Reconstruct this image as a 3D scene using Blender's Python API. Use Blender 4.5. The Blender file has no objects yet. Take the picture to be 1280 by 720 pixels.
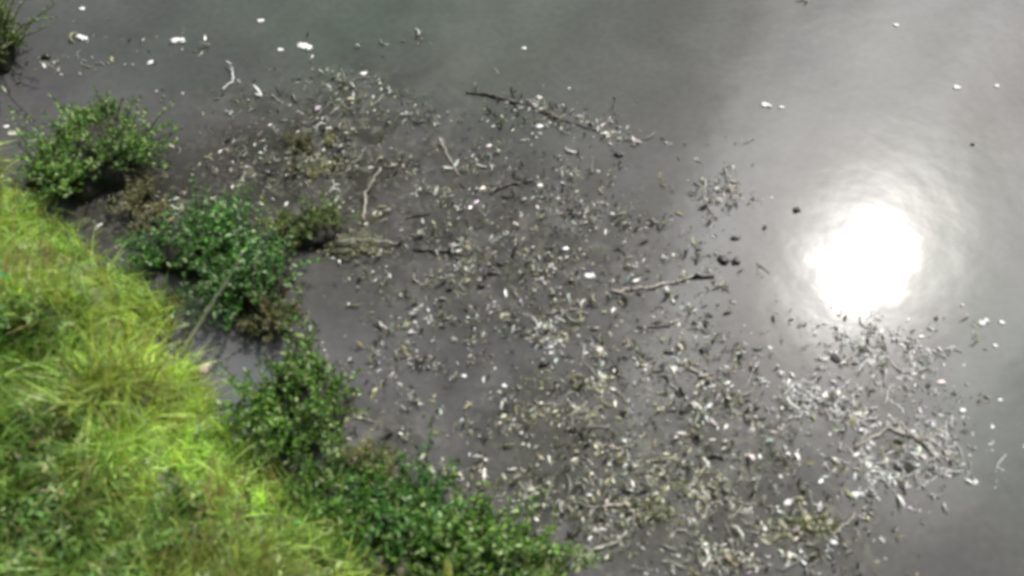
import bpy, math, random
import numpy as np
from mathutils import Vector, Matrix, noise, Euler

random.seed(7)
rng = np.random.default_rng(7)
S = bpy.context.scene
COL = S.collection
R = math.radians

# ------------------------------------------------------------------ camera
CAM_H = 2.45
PITCH = 57.0
F = 1108.0                       # focal length in pixels of a 1280 wide frame
cd = bpy.data.cameras.new('camera')
cd.sensor_width = 36.0
cd.lens = 36.0 * F / 1280.0
cd.clip_start = 0.05
cd.clip_end = 500.0
cd.dof.use_dof = True             # the phone's focus sits a little beyond the bank
cd.dof.focus_distance = 30.0
cd.dof.aperture_fstop = cd.lens / 1000.0 / 0.0110
cam = bpy.data.objects.new('camera', cd)
cam.location = (0, 0, CAM_H)
cam.rotation_euler = (R(90 - PITCH), 0, 0)
COL.objects.link(cam)
S.camera = cam

def ray(px, py):
    a, b = (px - 640) / F, (360 - py) / F
    c, s = math.cos(R(PITCH)), math.sin(R(PITCH))
    return Vector((a, c + b * s, -s + b * c))

def at(px, py, z=0.0):
    """the point at height z in the place that the photograph shows at this pixel"""
    d = ray(px, py)
    t = (z - CAM_H) / d.z
    return Vector((d.x * t, d.y * t, z))

# ------------------------------------------------------------------ light
m = ray(1080, 332)
sun_dir = Vector((m.x, m.y, -m.z)).normalized()     # mirror of the ray that meets the glare
SUN_EL = math.asin(sun_dir.z)
SUN_AZ = math.atan2(sun_dir.x, sun_dir.y)
sl = bpy.data.lights.new('sun', 'SUN')
sl.energy = 4.6
sl.angle = R(0.53)
sl.color = (1.0, 0.965, 0.915)
sun = bpy.data.objects.new('sun', sl)
sun.rotation_euler = sun_dir.to_track_quat('Z', 'Y').to_euler()
COL.objects.link(sun)


CLX = 0.62
W = bpy.data.worlds.new('World')
S.world = W
W.use_nodes = True
nt = W.node_tree
nt.nodes.clear()
def N(t, typ, **kw):
    n = t.nodes.new(typ)
    for k, v in kw.items():
        if k in n.inputs: n.inputs[k].default_value = v
        else: setattr(n, k, v)
    return n
out = N(nt, 'ShaderNodeOutputWorld')
bg = N(nt, 'ShaderNodeBackground'); bg.inputs['Strength'].default_value = 0.11
sky = N(nt, 'ShaderNodeTexSky')
sky.sky_type = 'NISHITA'
sky.sun_disc = False
sky.sun_elevation = SUN_EL
sky.sun_rotation = SUN_AZ
sky.air_density = 1.0
sky.dust_density = 3.0
# thin streaky cloud added to the sky, brightened near the sun for the glare's halo
geo = N(nt, 'ShaderNodeTexCoord')
# added bands rising to the zenith; their reflection imitates lens flare streaks
sep = N(nt, 'ShaderNodeVectorMath', operation='MULTIPLY'); sep.inputs[1].default_value = (1, 1, 0)
nt.links.new(geo.outputs['Generated'], sep.inputs[0])
nrm = N(nt, 'ShaderNodeVectorMath', operation='NORMALIZE'); nt.links.new(sep.outputs[0], nrm.inputs[0])
zz = N(nt, 'ShaderNodeVectorMath', operation='MULTIPLY'); zz.inputs[1].default_value = (0.25, 0.25, 0.45)
nt.links.new(geo.outputs['Generated'], zz.inputs[0])
mp = N(nt, 'ShaderNodeVectorMath', operation='MULTIPLY_ADD'); mp.inputs[1].default_value = (1, 1, 0)
nt.links.new(nrm.outputs[0], mp.inputs[0]); nt.links.new(zz.outputs[0], mp.inputs[2])
mp2 = N(nt, 'ShaderNodeVectorMath', operation='ADD'); mp2.inputs[1].default_value = (CLX, 0, 0)
nt.links.new(mp.outputs[0], mp2.inputs[0]); mp = mp2
cn = N(nt, 'ShaderNodeTexNoise'); cn.inputs['Scale'].default_value = 4.5; cn.inputs['Detail'].default_value = 5; cn.inputs['Roughness'].default_value = 0.5
nt.links.new(mp.outputs[0], cn.inputs['Vector'])
cr = N(nt, 'ShaderNodeMapRange'); cr.inputs['From Min'].default_value = 0.47; cr.inputs['From Max'].default_value = 0.6
nt.links.new(cn.outputs['Fac'], cr.inputs['Value'])
vd = N(nt, 'ShaderNodeVectorMath', operation='DOT_PRODUCT')
nt.links.new(geo.outputs['Generated'], vd.inputs[0]); vd.inputs[1].default_value = sun_dir
pw = N(nt, 'ShaderNodeMath', operation='POWER'); pw.inputs[1].default_value = 11.0
mx0 = N(nt, 'ShaderNodeMath', operation='MAXIMUM'); mx0.inputs[1].default_value = 0.0
nt.links.new(vd.outputs['Value'], mx0.inputs[0]); nt.links.new(mx0.outputs[0], pw.inputs[0])
br = N(nt, 'ShaderNodeMath', operation='MULTIPLY_ADD'); br.inputs[1].default_value = 100.0; br.inputs[2].default_value = 2.5
nt.links.new(pw.outputs[0], br.inputs[0])
cc = N(nt, 'ShaderNodeVectorMath', operation='SCALE'); cc.inputs[0].default_value = (1.0, 0.985, 0.96)
nt.links.new(br.outputs[0], cc.inputs['Scale'])
mixc = N(nt, 'ShaderNodeMix', data_type='RGBA')
fac = N(nt, 'ShaderNodeMath', operation='MULTIPLY'); fac.inputs[1].default_value = 0.95
nt.links.new(cr.outputs[0], fac.inputs[0])
nt.links.new(fac.outputs[0], mixc.inputs['Factor'])
nt.links.new(sky.outputs[0], mixc.inputs['A']); nt.links.new(cc.outputs[0], mixc.inputs['B'])
nt.links.new(mixc.outputs['Result'], bg.inputs['Color'])
nt.links.new(bg.outputs[0], out.inputs['Surface'])

S.view_settings.view_transform = 'Standard'
S.view_settings.look = 'None'
S.view_settings.exposure = -0.08
S.view_settings.gamma = 1.0
S.cycles.filter_width = 3.0       # the soft lens of a phone video
S.cycles.max_bounces = 6
S.cycles.use_denoising = True
S.cycles.caustics_reflective = False
S.cycles.caustics_refractive = False

# ------------------------------------------------------------------ materials
def base_mat(name):
    mt = bpy.data.materials.new(name); mt.use_nodes = True
    t = mt.node_tree; t.nodes.clear()
    o = N(t, 'ShaderNodeOutputMaterial')
    return mt, t, o

def leaf_mat(name, col, trans=0.35, rough=0.4, var=0.35, attr=True, spec=0.5, scale=60.0):
    """thin plant matter: colour attribute x grain, part of the light passes through"""
    mt, t, o = base_mat(name)
    p = N(t, 'ShaderNodeBsdfPrincipled'); p.inputs['Roughness'].default_value = rough
    p.inputs['Specular IOR Level'].default_value = spec
    tr = N(t, 'ShaderNodeBsdfTranslucent')
    nz = N(t, 'ShaderNodeTexNoise'); nz.inputs['Scale'].default_value = scale; nz.inputs['Detail'].default_value = 3
    g = N(t, 'ShaderNodeNewGeometry'); t.links.new(g.outputs['Position'], nz.inputs['Vector'])
    mr = N(t, 'ShaderNodeMapRange'); mr.inputs['From Min'].default_value = 0.3; mr.inputs['From Max'].default_value = 0.7
    mr.inputs['To Min'].default_value = 1 - var; mr.inputs['To Max'].default_value = 1 + var
    t.links.new(nz.outputs['Fac'], mr.inputs['Value'])
    sc = N(t, 'ShaderNodeVectorMath', operation='SCALE')
    if attr:
        a = N(t, 'ShaderNodeAttribute'); a.attribute_name = 'tint'
        t.links.new(a.outputs['Color'], sc.inputs[0])
    else:
        oi = N(t, 'ShaderNodeObjectInfo')
        hs = N(t, 'ShaderNodeHueSaturation'); hs.inputs['Color'].default_value = (*col, 1)
        vr = N(t, 'ShaderNodeMapRange'); vr.inputs['To Min'].default_value = 0.6; vr.inputs['To Max'].default_value = 1.35
        t.links.new(oi.outputs['Random'], vr.inputs['Value']); t.links.new(vr.outputs[0], hs.inputs['Value'])
        t.links.new(hs.outputs[0], sc.inputs[0])
    t.links.new(mr.outputs[0], sc.inputs['Scale'])
    t.links.new(sc.outputs[0], p.inputs['Base Color'])
    # transmitted light is yellower
    ml = N(t, 'ShaderNodeVectorMath', operation='MULTIPLY'); ml.inputs[1].default_value = (1.35, 1.25, 0.6)
    t.links.new(sc.outputs[0], ml.inputs[0]); t.links.new(ml.outputs[0], tr.inputs['Color'])
    ms = N(t, 'ShaderNodeMixShader'); ms.inputs[0].default_value = trans
    t.links.new(p.outputs[0], ms.inputs[1]); t.links.new(tr.outputs[0], ms.inputs[2])
    t.links.new(ms.outputs[0], o.inputs['Surface'])
    return mt

def solid_mat(name, c1, c2, rough=0.6, scale=40.0, bump=0.4, dist=0.004, coat=0.0):
    mt, t, o = base_mat(name)
    p = N(t, 'ShaderNodeBsdfPrincipled'); p.inputs['Roughness'].default_value = rough
    p.inputs['Coat Weight'].default_value = coat; p.inputs['Coat Roughness'].default_value = 0.18
    g = N(t, 'ShaderNodeNewGeometry')
    nz = N(t, 'ShaderNodeTexNoise'); nz.inputs['Scale'].default_value = scale; nz.inputs['Detail'].default_value = 6; nz.inputs['Roughness'].default_value = 0.65
    t.links.new(g.outputs['Position'], nz.inputs['Vector'])
    cr = N(t, 'ShaderNodeValToRGB'); cr.color_ramp.elements[0].position = 0.35; cr.color_ramp.elements[1].position = 0.68
    cr.color_ramp.elements[0].color = (*c1, 1); cr.color_ramp.elements[1].color = (*c2, 1)
    t.links.new(nz.outputs['Fac'], cr.inputs[0]); t.links.new(cr.outputs[0], p.inputs['Base Color'])
    b = N(t, 'ShaderNodeBump'); b.inputs['Strength'].default_value = bump; b.inputs['Distance'].default_value = dist
    t.links.new(nz.outputs['Fac'], b.inputs['Height']); t.links.new(b.outputs[0], p.inputs['Normal'])
    t.links.new(p.outputs[0], o.inputs['Surface'])
    return mt

def water_mat():
    mt, t, o = base_mat('murky_water')
    g = N(t, 'ShaderNodeNewGeometry')
    a = N(t, 'ShaderNodeAttribute'); a.attribute_name = 'tint'
    # silt drifting in soft clouds
    n1 = N(t, 'ShaderNodeTexNoise'); n1.inputs['Scale'].default_value = 2.6; n1.inputs['Detail'].default_value = 5; n1.inputs['Distortion'].default_value = 0.8
    t.links.new(g.outputs['Position'], n1.inputs['Vector'])
    r1 = N(t, 'ShaderNodeMapRange'); r1.inputs['From Min'].default_value = 0.3; r1.inputs['From Max'].default_value = 0.7; r1.inputs['To Min'].default_value = 0.84; r1.inputs['To Max'].default_value = 1.16
    t.links.new(n1.outputs['Fac'], r1.inputs['Value'])
    n2 = N(t, 'ShaderNodeTexNoise'); n2.inputs['Scale'].default_value = 34; n2.inputs['Detail'].default_value = 5
    t.links.new(g.outputs['Position'], n2.inputs['Vector'])
    r2 = N(t, 'ShaderNodeMapRange'); r2.inputs['From Min'].default_value = 0.3; r2.inputs['From Max'].default_value = 0.7; r2.inputs['To Min'].default_value = 0.9; r2.inputs['To Max'].default_value = 1.1
    t.links.new(n2.outputs['Fac'], r2.inputs['Value'])
    mm = N(t, 'ShaderNodeMath', operation='MULTIPLY'); t.links.new(r1.outputs[0], mm.inputs[0]); t.links.new(r2.outputs[0], mm.inputs[1])
    sc = N(t, 'ShaderNodeVectorMath', operation='SCALE'); t.links.new(a.outputs['Color'], sc.inputs[0]); t.links.new(mm.outputs[0], sc.inputs['Scale'])
    # gentle ripples
    nb = N(t, 'ShaderNodeTexNoise'); nb.inputs['Scale'].default_value = 7; nb.inputs['Detail'].default_value = 3; nb.inputs['Roughness'].default_value = 0.45
    t.links.new(g.outputs['Position'], nb.inputs['Vector'])
    b = N(t, 'ShaderNodeBump'); b.inputs['Strength'].default_value = 1.0; b.inputs['Distance'].default_value = 0.0011
    t.links.new(nb.outputs['Fac'], b.inputs['Height'])
    p = N(t, 'ShaderNodeBsdfDiffuse')
    wa = N(t, 'ShaderNodeAttribute'); wa.attribute_name = 'weedy'
    n3 = N(t, 'ShaderNodeTexNoise'); n3.inputs['Scale'].default_value = 6.5; n3.inputs['Detail'].default_value = 7; n3.inputs['Roughness'].default_value = 0.62; n3.inputs['Distortion'].default_value = 0.5
    t.links.new(g.outputs['Position'], n3.inputs['Vector'])
    r3 = N(t, 'ShaderNodeMapRange', interpolation_type='SMOOTHSTEP'); r3.inputs['From Min'].default_value = 0.42; r3.inputs['From Max'].default_value = 0.54; r3.inputs['To Max'].default_value = 0.85
    t.links.new(n3.outputs['Fac'], r3.inputs['Value'])
    wm = N(t, 'ShaderNodeMath', operation='MULTIPLY'); t.links.new(r3.outputs[0], wm.inputs[0]); t.links.new(wa.outputs['Fac'], wm.inputs[1])
    wx = N(t, 'ShaderNodeMix', data_type='RGBA'); t.links.new(wm.outputs[0], wx.inputs['Factor']); t.links.new(sc.outputs[0], wx.inputs['A']); wx.inputs['B'].default_value = (0.026, 0.027, 0.017, 1)
    n4 = N(t, 'ShaderNodeTexNoise'); n4.inputs['Scale'].default_value = 21; n4.inputs['Detail'].default_value = 6; n4.inputs['Roughness'].default_value = 0.68; n4.inputs['Distortion'].default_value = 1.2
    t.links.new(g.outputs['Position'], n4.inputs['Vector'])
    r4 = N(t, 'ShaderNodeMapRange', interpolation_type='SMOOTHSTEP'); r4.inputs['From Min'].default_value = 0.51; r4.inputs['From Max'].default_value = 0.63; r4.inputs['To Max'].default_value = 0.8
    t.links.new(n4.outputs['Fac'], r4.inputs['Value'])
    w4 = N(t, 'ShaderNodeMath', operation='MULTIPLY'); t.links.new(r4.outputs[0], w4.inputs[0]); t.links.new(wa.outputs['Fac'], w4.inputs[1])
    wy = N(t, 'ShaderNodeMix', data_type='RGBA'); t.links.new(w4.outputs[0], wy.inputs['Factor']); t.links.new(wx.outputs['Result'], wy.inputs['A']); wy.inputs['B'].default_value = (0.15, 0.155, 0.115, 1)
    t.links.new(wy.outputs['Result'], p.inputs['Color'])
    g1 = N(t, 'ShaderNodeBsdfGlossy', distribution='BECKMANN'); g1.inputs['Roughness'].default_value = 0.112
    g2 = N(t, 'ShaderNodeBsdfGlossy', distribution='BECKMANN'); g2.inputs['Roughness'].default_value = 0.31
    g3 = N(t, 'ShaderNodeBsdfGlossy', distribution='BECKMANN'); g3.inputs['Roughness'].default_value = 0.2
    for g_ in (g1, g2, g3): t.links.new(b.outputs[0], g_.inputs['Normal'])
    fr = N(t, 'ShaderNodeFresnel'); fr.inputs['IOR'].default_value = 1.35
    gm = N(t, 'ShaderNodeMixShader'); gm.inputs[0].default_value = 0.21     # broad lobe spreads the glare into a soft halo like lens bloom
    gn = N(t, 'ShaderNodeMixShader'); gn.inputs[0].default_value = 0.19
    t.links.new(g1.outputs[0], gn.inputs[1]); t.links.new(g3.outputs[0], gn.inputs[2])
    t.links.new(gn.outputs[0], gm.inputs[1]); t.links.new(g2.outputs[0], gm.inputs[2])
    ms = N(t, 'ShaderNodeMixShader')
    t.links.new(fr.outputs[0], ms.inputs[0]); t.links.new(p.outputs[0], ms.inputs[1]); t.links.new(gm.outputs[0], ms.inputs[2])
    t.links.new(ms.outputs[0], o.inputs['Surface'])
    return mt

M = dict(
    grass=leaf_mat('grass_blades', None, 0.5, 0.4, 0.2, scale=40),
    foliage=leaf_mat('weed_leaves', None, 0.36, 0.5, 0.3, spec=0.3, scale=70),
    bits=leaf_mat('litter_scraps', None, 0.15, 0.33, 0.35, spec=0.6, scale=90),
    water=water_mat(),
    mud=solid_mat('wet_mud', (0.05, 0.045, 0.038), (0.145, 0.135, 0.125), 0.45, 30, 0.8, 0.012, 0.3),
    bark=solid_mat('wet_bark', (0.035, 0.028, 0.022), (0.13, 0.11, 0.09), 0.5, 90, 0.6, 0.003, 0.2),
    shade_dark=solid_mat('dark_shade_lump', (0.01, 0.01, 0.005), (0.028, 0.027, 0.014), 0.8, 50, 1.0, 0.008),  # near-black colour for the shade under the clumps
    glint_strand=solid_mat('glint_white_strands', (0.34, 0.34, 0.31), (0.72, 0.72, 0.69), 0.3, 70, 0.4, 0.002, 0.5),  # white stands in for sun glint on wet strands
    dry_twig=solid_mat('dry_twig', (0.55, 0.49, 0.4), (0.8, 0.74, 0.64), 0.6, 60, 0.4, 0.002),
    pale_twig=solid_mat('bleached_twig', (0.2, 0.18, 0.145), (0.55, 0.51, 0.43), 0.5, 110, 0.5, 0.002, 0.2),
    dark=solid_mat('blackened_leaf', (0.012, 0.011, 0.009), (0.04, 0.035, 0.028), 0.5, 120, 0.5, 0.002, 0.2),
    foam=solid_mat('white_foam', (0.6, 0.6, 0.57), (0.85, 0.85, 0.82), 0.5, 180, 0.6, 0.002),
    stone=solid_mat('pinkish_stone', (0.33, 0.26, 0.23), (0.55, 0.46, 0.41), 0.75, 60, 0.8, 0.006),
    algae=solid_mat('olive_algae', (0.025, 0.028, 0.012), (0.085, 0.09, 0.038), 0.45, 70, 1.0, 0.008, 0.3),
    strand=solid_mat('wet_strands', (0.16, 0.16, 0.11), (0.42, 0.41, 0.33), 0.35, 90, 0.4, 0.002, 0.3),
)

# ------------------------------------------------------------------ mesh collector
class MB:
    def __init__(s): s.v = []; s.f = []; s.c = []; s.n = 0
    def add(s, verts, faces, col=(0.1, 0.1, 0.1)):
        s.v.extend(verts); n = s.n
        s.f.extend([tuple(i + n for i in f) for f in faces])
        s.c.extend([col] * len(verts)) if not isinstance(col, list) else s.c.extend(col)
        s.n += len(verts)
    def mesh(s, name, mat, smooth=True):
        me = bpy.data.meshes.new(name)
        me.from_pydata([tuple(v) for v in s.v], [], s.f)
        ca = me.color_attributes.new('tint', 'FLOAT_COLOR', 'POINT')
        arr = np.ones((len(s.v), 4), dtype=np.float32); arr[:, :3] = np.array(s.c, dtype=np.float32)
        ca.data.foreach_set('color', arr.ravel())
        me.materials.append(mat)
        if smooth: me.polygons.foreach_set('use_smooth', [True] * len(me.polygons))
        me.update()
        return me

def link(name, data, parent=None, loc=(0, 0, 0), rot=(0, 0, 0), scale=(1, 1, 1)):
    o = bpy.data.objects.new(name, data)
    o.location = loc; o.rotation_euler = rot; o.scale = scale
    o.parent = parent
    COL.objects.link(o)
    return o

def tag(o, label=None, cat=None, group=None, kind=None):
    if label: o['label'] = label
    if cat: o['category'] = cat
    if group: o['group'] = group
    if kind: o['kind'] = kind
    return o

def jit(c, a=0.15):
    k = 1 + random.uniform(-a, a)
    return tuple(max(0.004, x * k * (1 + random.uniform(-a, a) * 0.4)) for x in c)

def leaf(mb, p, d, up, L, w, col, bend=0.25, fold=0.15, notch=False):
    """a leaf as a curved, folded blade of 8 triangles: p base, d direction, up rough normal"""
    d = d.normalized(); s = d.cross(up)
    if s.length < 1e-4: s = d.orthogonal()
    s.normalize(); n = s.cross(d).normalized()
    pts = []
    prof = [(0, 0.06), (0.3, 0.85), (0.65, 0.9), (1.0, 0.0)]
    for t, k in prof:
        c = p + d * (L * t) - n * (bend * L * t * t)
        if k < 0.01: pts.append(c)
        else:
            e = n * (fold * w * k)
            pts += [c - s * (w * 0.5 * k) + e, c.copy(), c + s * (w * 0.5 * k) + e]
    f = []
    for i in range(2):
        a = 3 * i
        f += [(a, a + 1, a + 4, a + 3), (a + 1, a + 2, a + 5, a + 4)]
    f += [(6, 7, 9), (7, 8, 9)]
    mb.add(pts, f, col)

def tube(mb, pts, rads, col=(0.1, 0.1, 0.1), sides=6):
    vs = []; fs = []
    m_ = len(pts)
    for i, p in enumerate(pts):
        d = (pts[min(i + 1, m_ - 1)] - pts[max(i - 1, 0)]).normalized()
        u = d.cross(Vector((0.13, 0.2, 1))).normalized(); w = d.cross(u)
        for k in range(sides):
            a = 2 * math.pi * k / sides
            vs.append(p + (u * math.cos(a) + w * math.sin(a)) * rads[i])
    for i in range(m_ - 1):
        for k in range(sides):
            a, b = i * sides + k, i * sides + (k + 1) % sides
            fs.append((a, b, b + sides, a + sides))
    fs.append(tuple(range(sides))[::-1]); fs.append(tuple((m_ - 1) * sides + k for k in range(sides)))
    mb.add(vs, fs, col)

# ------------------------------------------------------------------ terrain
EDGE_PX = [(-420, -160), (-200, 50), (-60, 165), (0, 225), (55, 275), (105, 310), (165, 350), (180, 400), (215, 445), (245, 500), (280, 560), (330, 600), (385, 640), (430, 690), (470, 740), (560, 860), (680, 980)]
EDGE = np.array([tuple(at(x, y, 0.16))[:2] for x, y in EDGE_PX])
e0 = EDGE[0] + (EDGE[0] - EDGE[1]) / np.linalg.norm(EDGE[0] - EDGE[1]) * 60
e1 = EDGE[-1] + np.array([0.75, -0.66]) * 60
EDGE = np.vstack([e0, EDGE, e1])
def edge_dist(P):
    """signed distance of points (n,2) from the edge of the bank; positive on the land"""
    best = np.full(len(P), 1e9); sign = np.ones(len(P))
    for a, b in zip(EDGE[:-1], EDGE[1:]):
        ab = b - a; L2 = ab @ ab
        t = np.clip(((P - a) @ ab) / L2, 0, 1)
        q = P - (a + t[:, None] * ab)
        d = np.hypot(q[:, 0], q[:, 1])
        cr_ = ab[0] * (P[:, 1] - a[1]) - ab[1] * (P[:, 0] - a[0])
        m_ = d < best
        best[m_] = d[m_]; sign[m_] = np.where(cr_[m_] < 0, 1, -1)
    return best * sign
def height(P):
    d = edge_dist(P)
    wob = np.array([noise.noise(Vector((x * 3.1, y * 3.1, 0.3))) for x, y in P]) * 0.05
    wob2 = np.array([noise.noise(Vector((x * 11, y * 11, 2.3))) for x, y in P]) * 0.018
    wob2 = wob2 + np.array([max(0, noise.noise(Vector((x * 6, y * 6, 7.3)))) for x, y in P]) * 0.2 * np.clip((d - 0.05) / 0.2, 0, 1)
    h = np.interp(d, [-30, -3, -0.6, -0.25, -0.06, 0.05, 0.15, 0.5, 1.5, 4, 60], [-1.5, -0.7, -0.2, -0.12, -0.05, 0.07, 0.16, 0.24, 0.34, 0.5, 1.6])
    amp = np.clip((d + 0.2) / 0.35, 0.25, 1)
    return h + (wob + wob2) * amp

def sheet(name, xs, ys, zf, mat, colf=None):
    X, Y = np.meshgrid(xs, ys)
    P = np.column_stack([X.ravel(), Y.ravel()])
    Z = zf(P)
    nx, ny = len(xs), len(ys)
    idx = np.arange(nx * ny).reshape(ny, nx)
    f = np.column_stack([idx[:-1, :-1].ravel(), idx[:-1, 1:].ravel(), idx[1:, 1:].ravel(), idx[1:, :-1].ravel()])
    me = bpy.data.meshes.new(name)
    me.from_pydata(np.column_stack([P, Z]).tolist(), [], f.tolist())
    if colf is not None:
        c = np.ones((len(P), 4), dtype=np.float32); c[:, :3] = colf(P)
        ca = me.color_attributes.new('tint', 'FLOAT_COLOR', 'POINT'); ca.data.foreach_set('color', c.ravel())
    me.materials.append(mat)
    me.polygons.foreach_set('use_smooth', [True] * len(me.polygons))
    o = link(name, me); o['kind'] = 'structure'
    return o

def graded(lo, hi, a, b, step):
    core = np.arange(a, b + step / 2, step)
    l = [a - step * 1.35 ** k for k in range(1, 40)]; l = [a - sum(step * 1.3 ** j for j in range(k)) for k in range(1, 60)]
    l = [v for v in l if v > lo] + [lo]
    h_ = [b + sum(step * 1.3 ** j for j in range(k)) for k in range(1, 60)]
    h_ = [v for v in h_ if v < hi] + [hi]
    return np.array(sorted(set(l)) + list(core) + sorted(set(h_)))

sheet('ground', graded(-60, 60, -3.2, 2.4, 0.035), graded(-60, 90, -0.8, 4.2, 0.035), height, M['mud'])

# water colour patches from silt, sunken weed and painted-in sky reflection: (px, py, radius x, radius y, colour, weight)
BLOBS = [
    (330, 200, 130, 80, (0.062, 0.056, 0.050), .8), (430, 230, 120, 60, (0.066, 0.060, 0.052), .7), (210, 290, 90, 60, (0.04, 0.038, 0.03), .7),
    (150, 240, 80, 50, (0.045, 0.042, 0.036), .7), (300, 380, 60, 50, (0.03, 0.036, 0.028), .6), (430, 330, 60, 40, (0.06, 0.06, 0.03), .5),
    (245, 430, 50, 70, (0.17, 0.17, 0.18), 1), (325, 520, 64, 40, (0.15, 0.165, 0.185), 1),  # pale bluish channel: its reflected sheen put into the water colour
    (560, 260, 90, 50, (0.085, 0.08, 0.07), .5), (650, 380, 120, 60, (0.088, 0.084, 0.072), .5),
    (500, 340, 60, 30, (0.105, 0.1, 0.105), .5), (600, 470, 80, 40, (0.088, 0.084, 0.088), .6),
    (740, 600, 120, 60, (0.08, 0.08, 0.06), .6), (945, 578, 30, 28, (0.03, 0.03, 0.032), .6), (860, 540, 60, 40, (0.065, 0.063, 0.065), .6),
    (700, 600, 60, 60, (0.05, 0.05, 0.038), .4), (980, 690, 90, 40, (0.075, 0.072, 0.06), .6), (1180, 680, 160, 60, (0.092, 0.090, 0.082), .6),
    (480, 20, 300, 70, (0.086, 0.110, 0.084), .9), (620, 90, 120, 50, (0.085, 0.1, 0.08), .7), (1230, 400, 70, 240, (0.088, 0.108, 0.092), .7), (800, 120, 120, 60, (0.1, 0.106, 0.094), .6),  # greenish top and right edge: reflected sky tone put into the colour
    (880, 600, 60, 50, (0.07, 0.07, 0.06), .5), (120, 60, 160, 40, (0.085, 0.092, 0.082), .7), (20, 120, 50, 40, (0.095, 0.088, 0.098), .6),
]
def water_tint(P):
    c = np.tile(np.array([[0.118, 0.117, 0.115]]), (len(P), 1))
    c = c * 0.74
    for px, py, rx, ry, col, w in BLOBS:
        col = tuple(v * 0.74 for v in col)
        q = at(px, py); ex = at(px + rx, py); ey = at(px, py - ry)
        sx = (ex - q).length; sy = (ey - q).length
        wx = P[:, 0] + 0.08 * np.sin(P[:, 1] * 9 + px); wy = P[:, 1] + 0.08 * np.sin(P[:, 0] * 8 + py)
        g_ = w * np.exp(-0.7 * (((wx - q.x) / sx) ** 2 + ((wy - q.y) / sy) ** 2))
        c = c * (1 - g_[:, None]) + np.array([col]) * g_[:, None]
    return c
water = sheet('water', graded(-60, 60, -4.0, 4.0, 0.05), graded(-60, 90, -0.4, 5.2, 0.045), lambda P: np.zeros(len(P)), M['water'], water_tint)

nv_ = len(water.data.vertices); co_ = np.zeros(nv_ * 3); water.data.vertices.foreach_get('co', co_); co_ = co_.reshape(-1, 3)
wd = np.zeros(nv_)
for px, py, rx, ry, w in [(420, 200, 160, 90, 1), (250, 270, 110, 60, 1), (620, 320, 180, 90, .75), (560, 230, 160, 70, .5), (740, 260, 120, 60, .4), (700, 510, 150, 60, .75), (860, 580, 160, 110, .9), (760, 650, 160, 80, 1), (1010, 660, 110, 60, .9), (480, 560, 100, 60, .8), (1080, 540, 90, 60, .5), (820, 420, 120, 70, .4), (440, 110, 70, 30, .6), (300, 130, 80, 40, .4), (150, 250, 90, 40, .9)]:
    q = at(px, py); sx = (at(px + rx, py) - q).length; sy = (at(px, py - ry) - q).length
    wd = np.maximum(wd, w * np.exp(-(((co_[:, 0] - q.x) / sx) ** 2 + ((co_[:, 1] - q.y) / sy) ** 2)))
wat = water.data.attributes.new('weedy', 'FLOAT', 'POINT'); wat.data.foreach_set('value', wd.astype(np.float32))

# ------------------------------------------------------------------ grass on the bank
YEL = np.array((0.57, 0.70, 0.2)); GRN = np.array((0.34, 0.6, 0.13)); DRK = np.array((0.045, 0.12, 0.03)); DRY = np.array((0.36, 0.31, 0.13))
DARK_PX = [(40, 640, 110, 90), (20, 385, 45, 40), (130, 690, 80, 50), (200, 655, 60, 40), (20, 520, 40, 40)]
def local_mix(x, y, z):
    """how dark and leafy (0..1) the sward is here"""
    # back to the picture only to look up where the darker weeds and dark gaps lie
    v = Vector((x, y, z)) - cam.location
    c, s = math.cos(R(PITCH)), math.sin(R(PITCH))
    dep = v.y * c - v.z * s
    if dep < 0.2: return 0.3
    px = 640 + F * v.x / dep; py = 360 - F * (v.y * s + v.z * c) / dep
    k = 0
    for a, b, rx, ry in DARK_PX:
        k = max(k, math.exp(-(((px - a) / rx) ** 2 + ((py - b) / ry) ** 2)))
    return k

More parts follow.
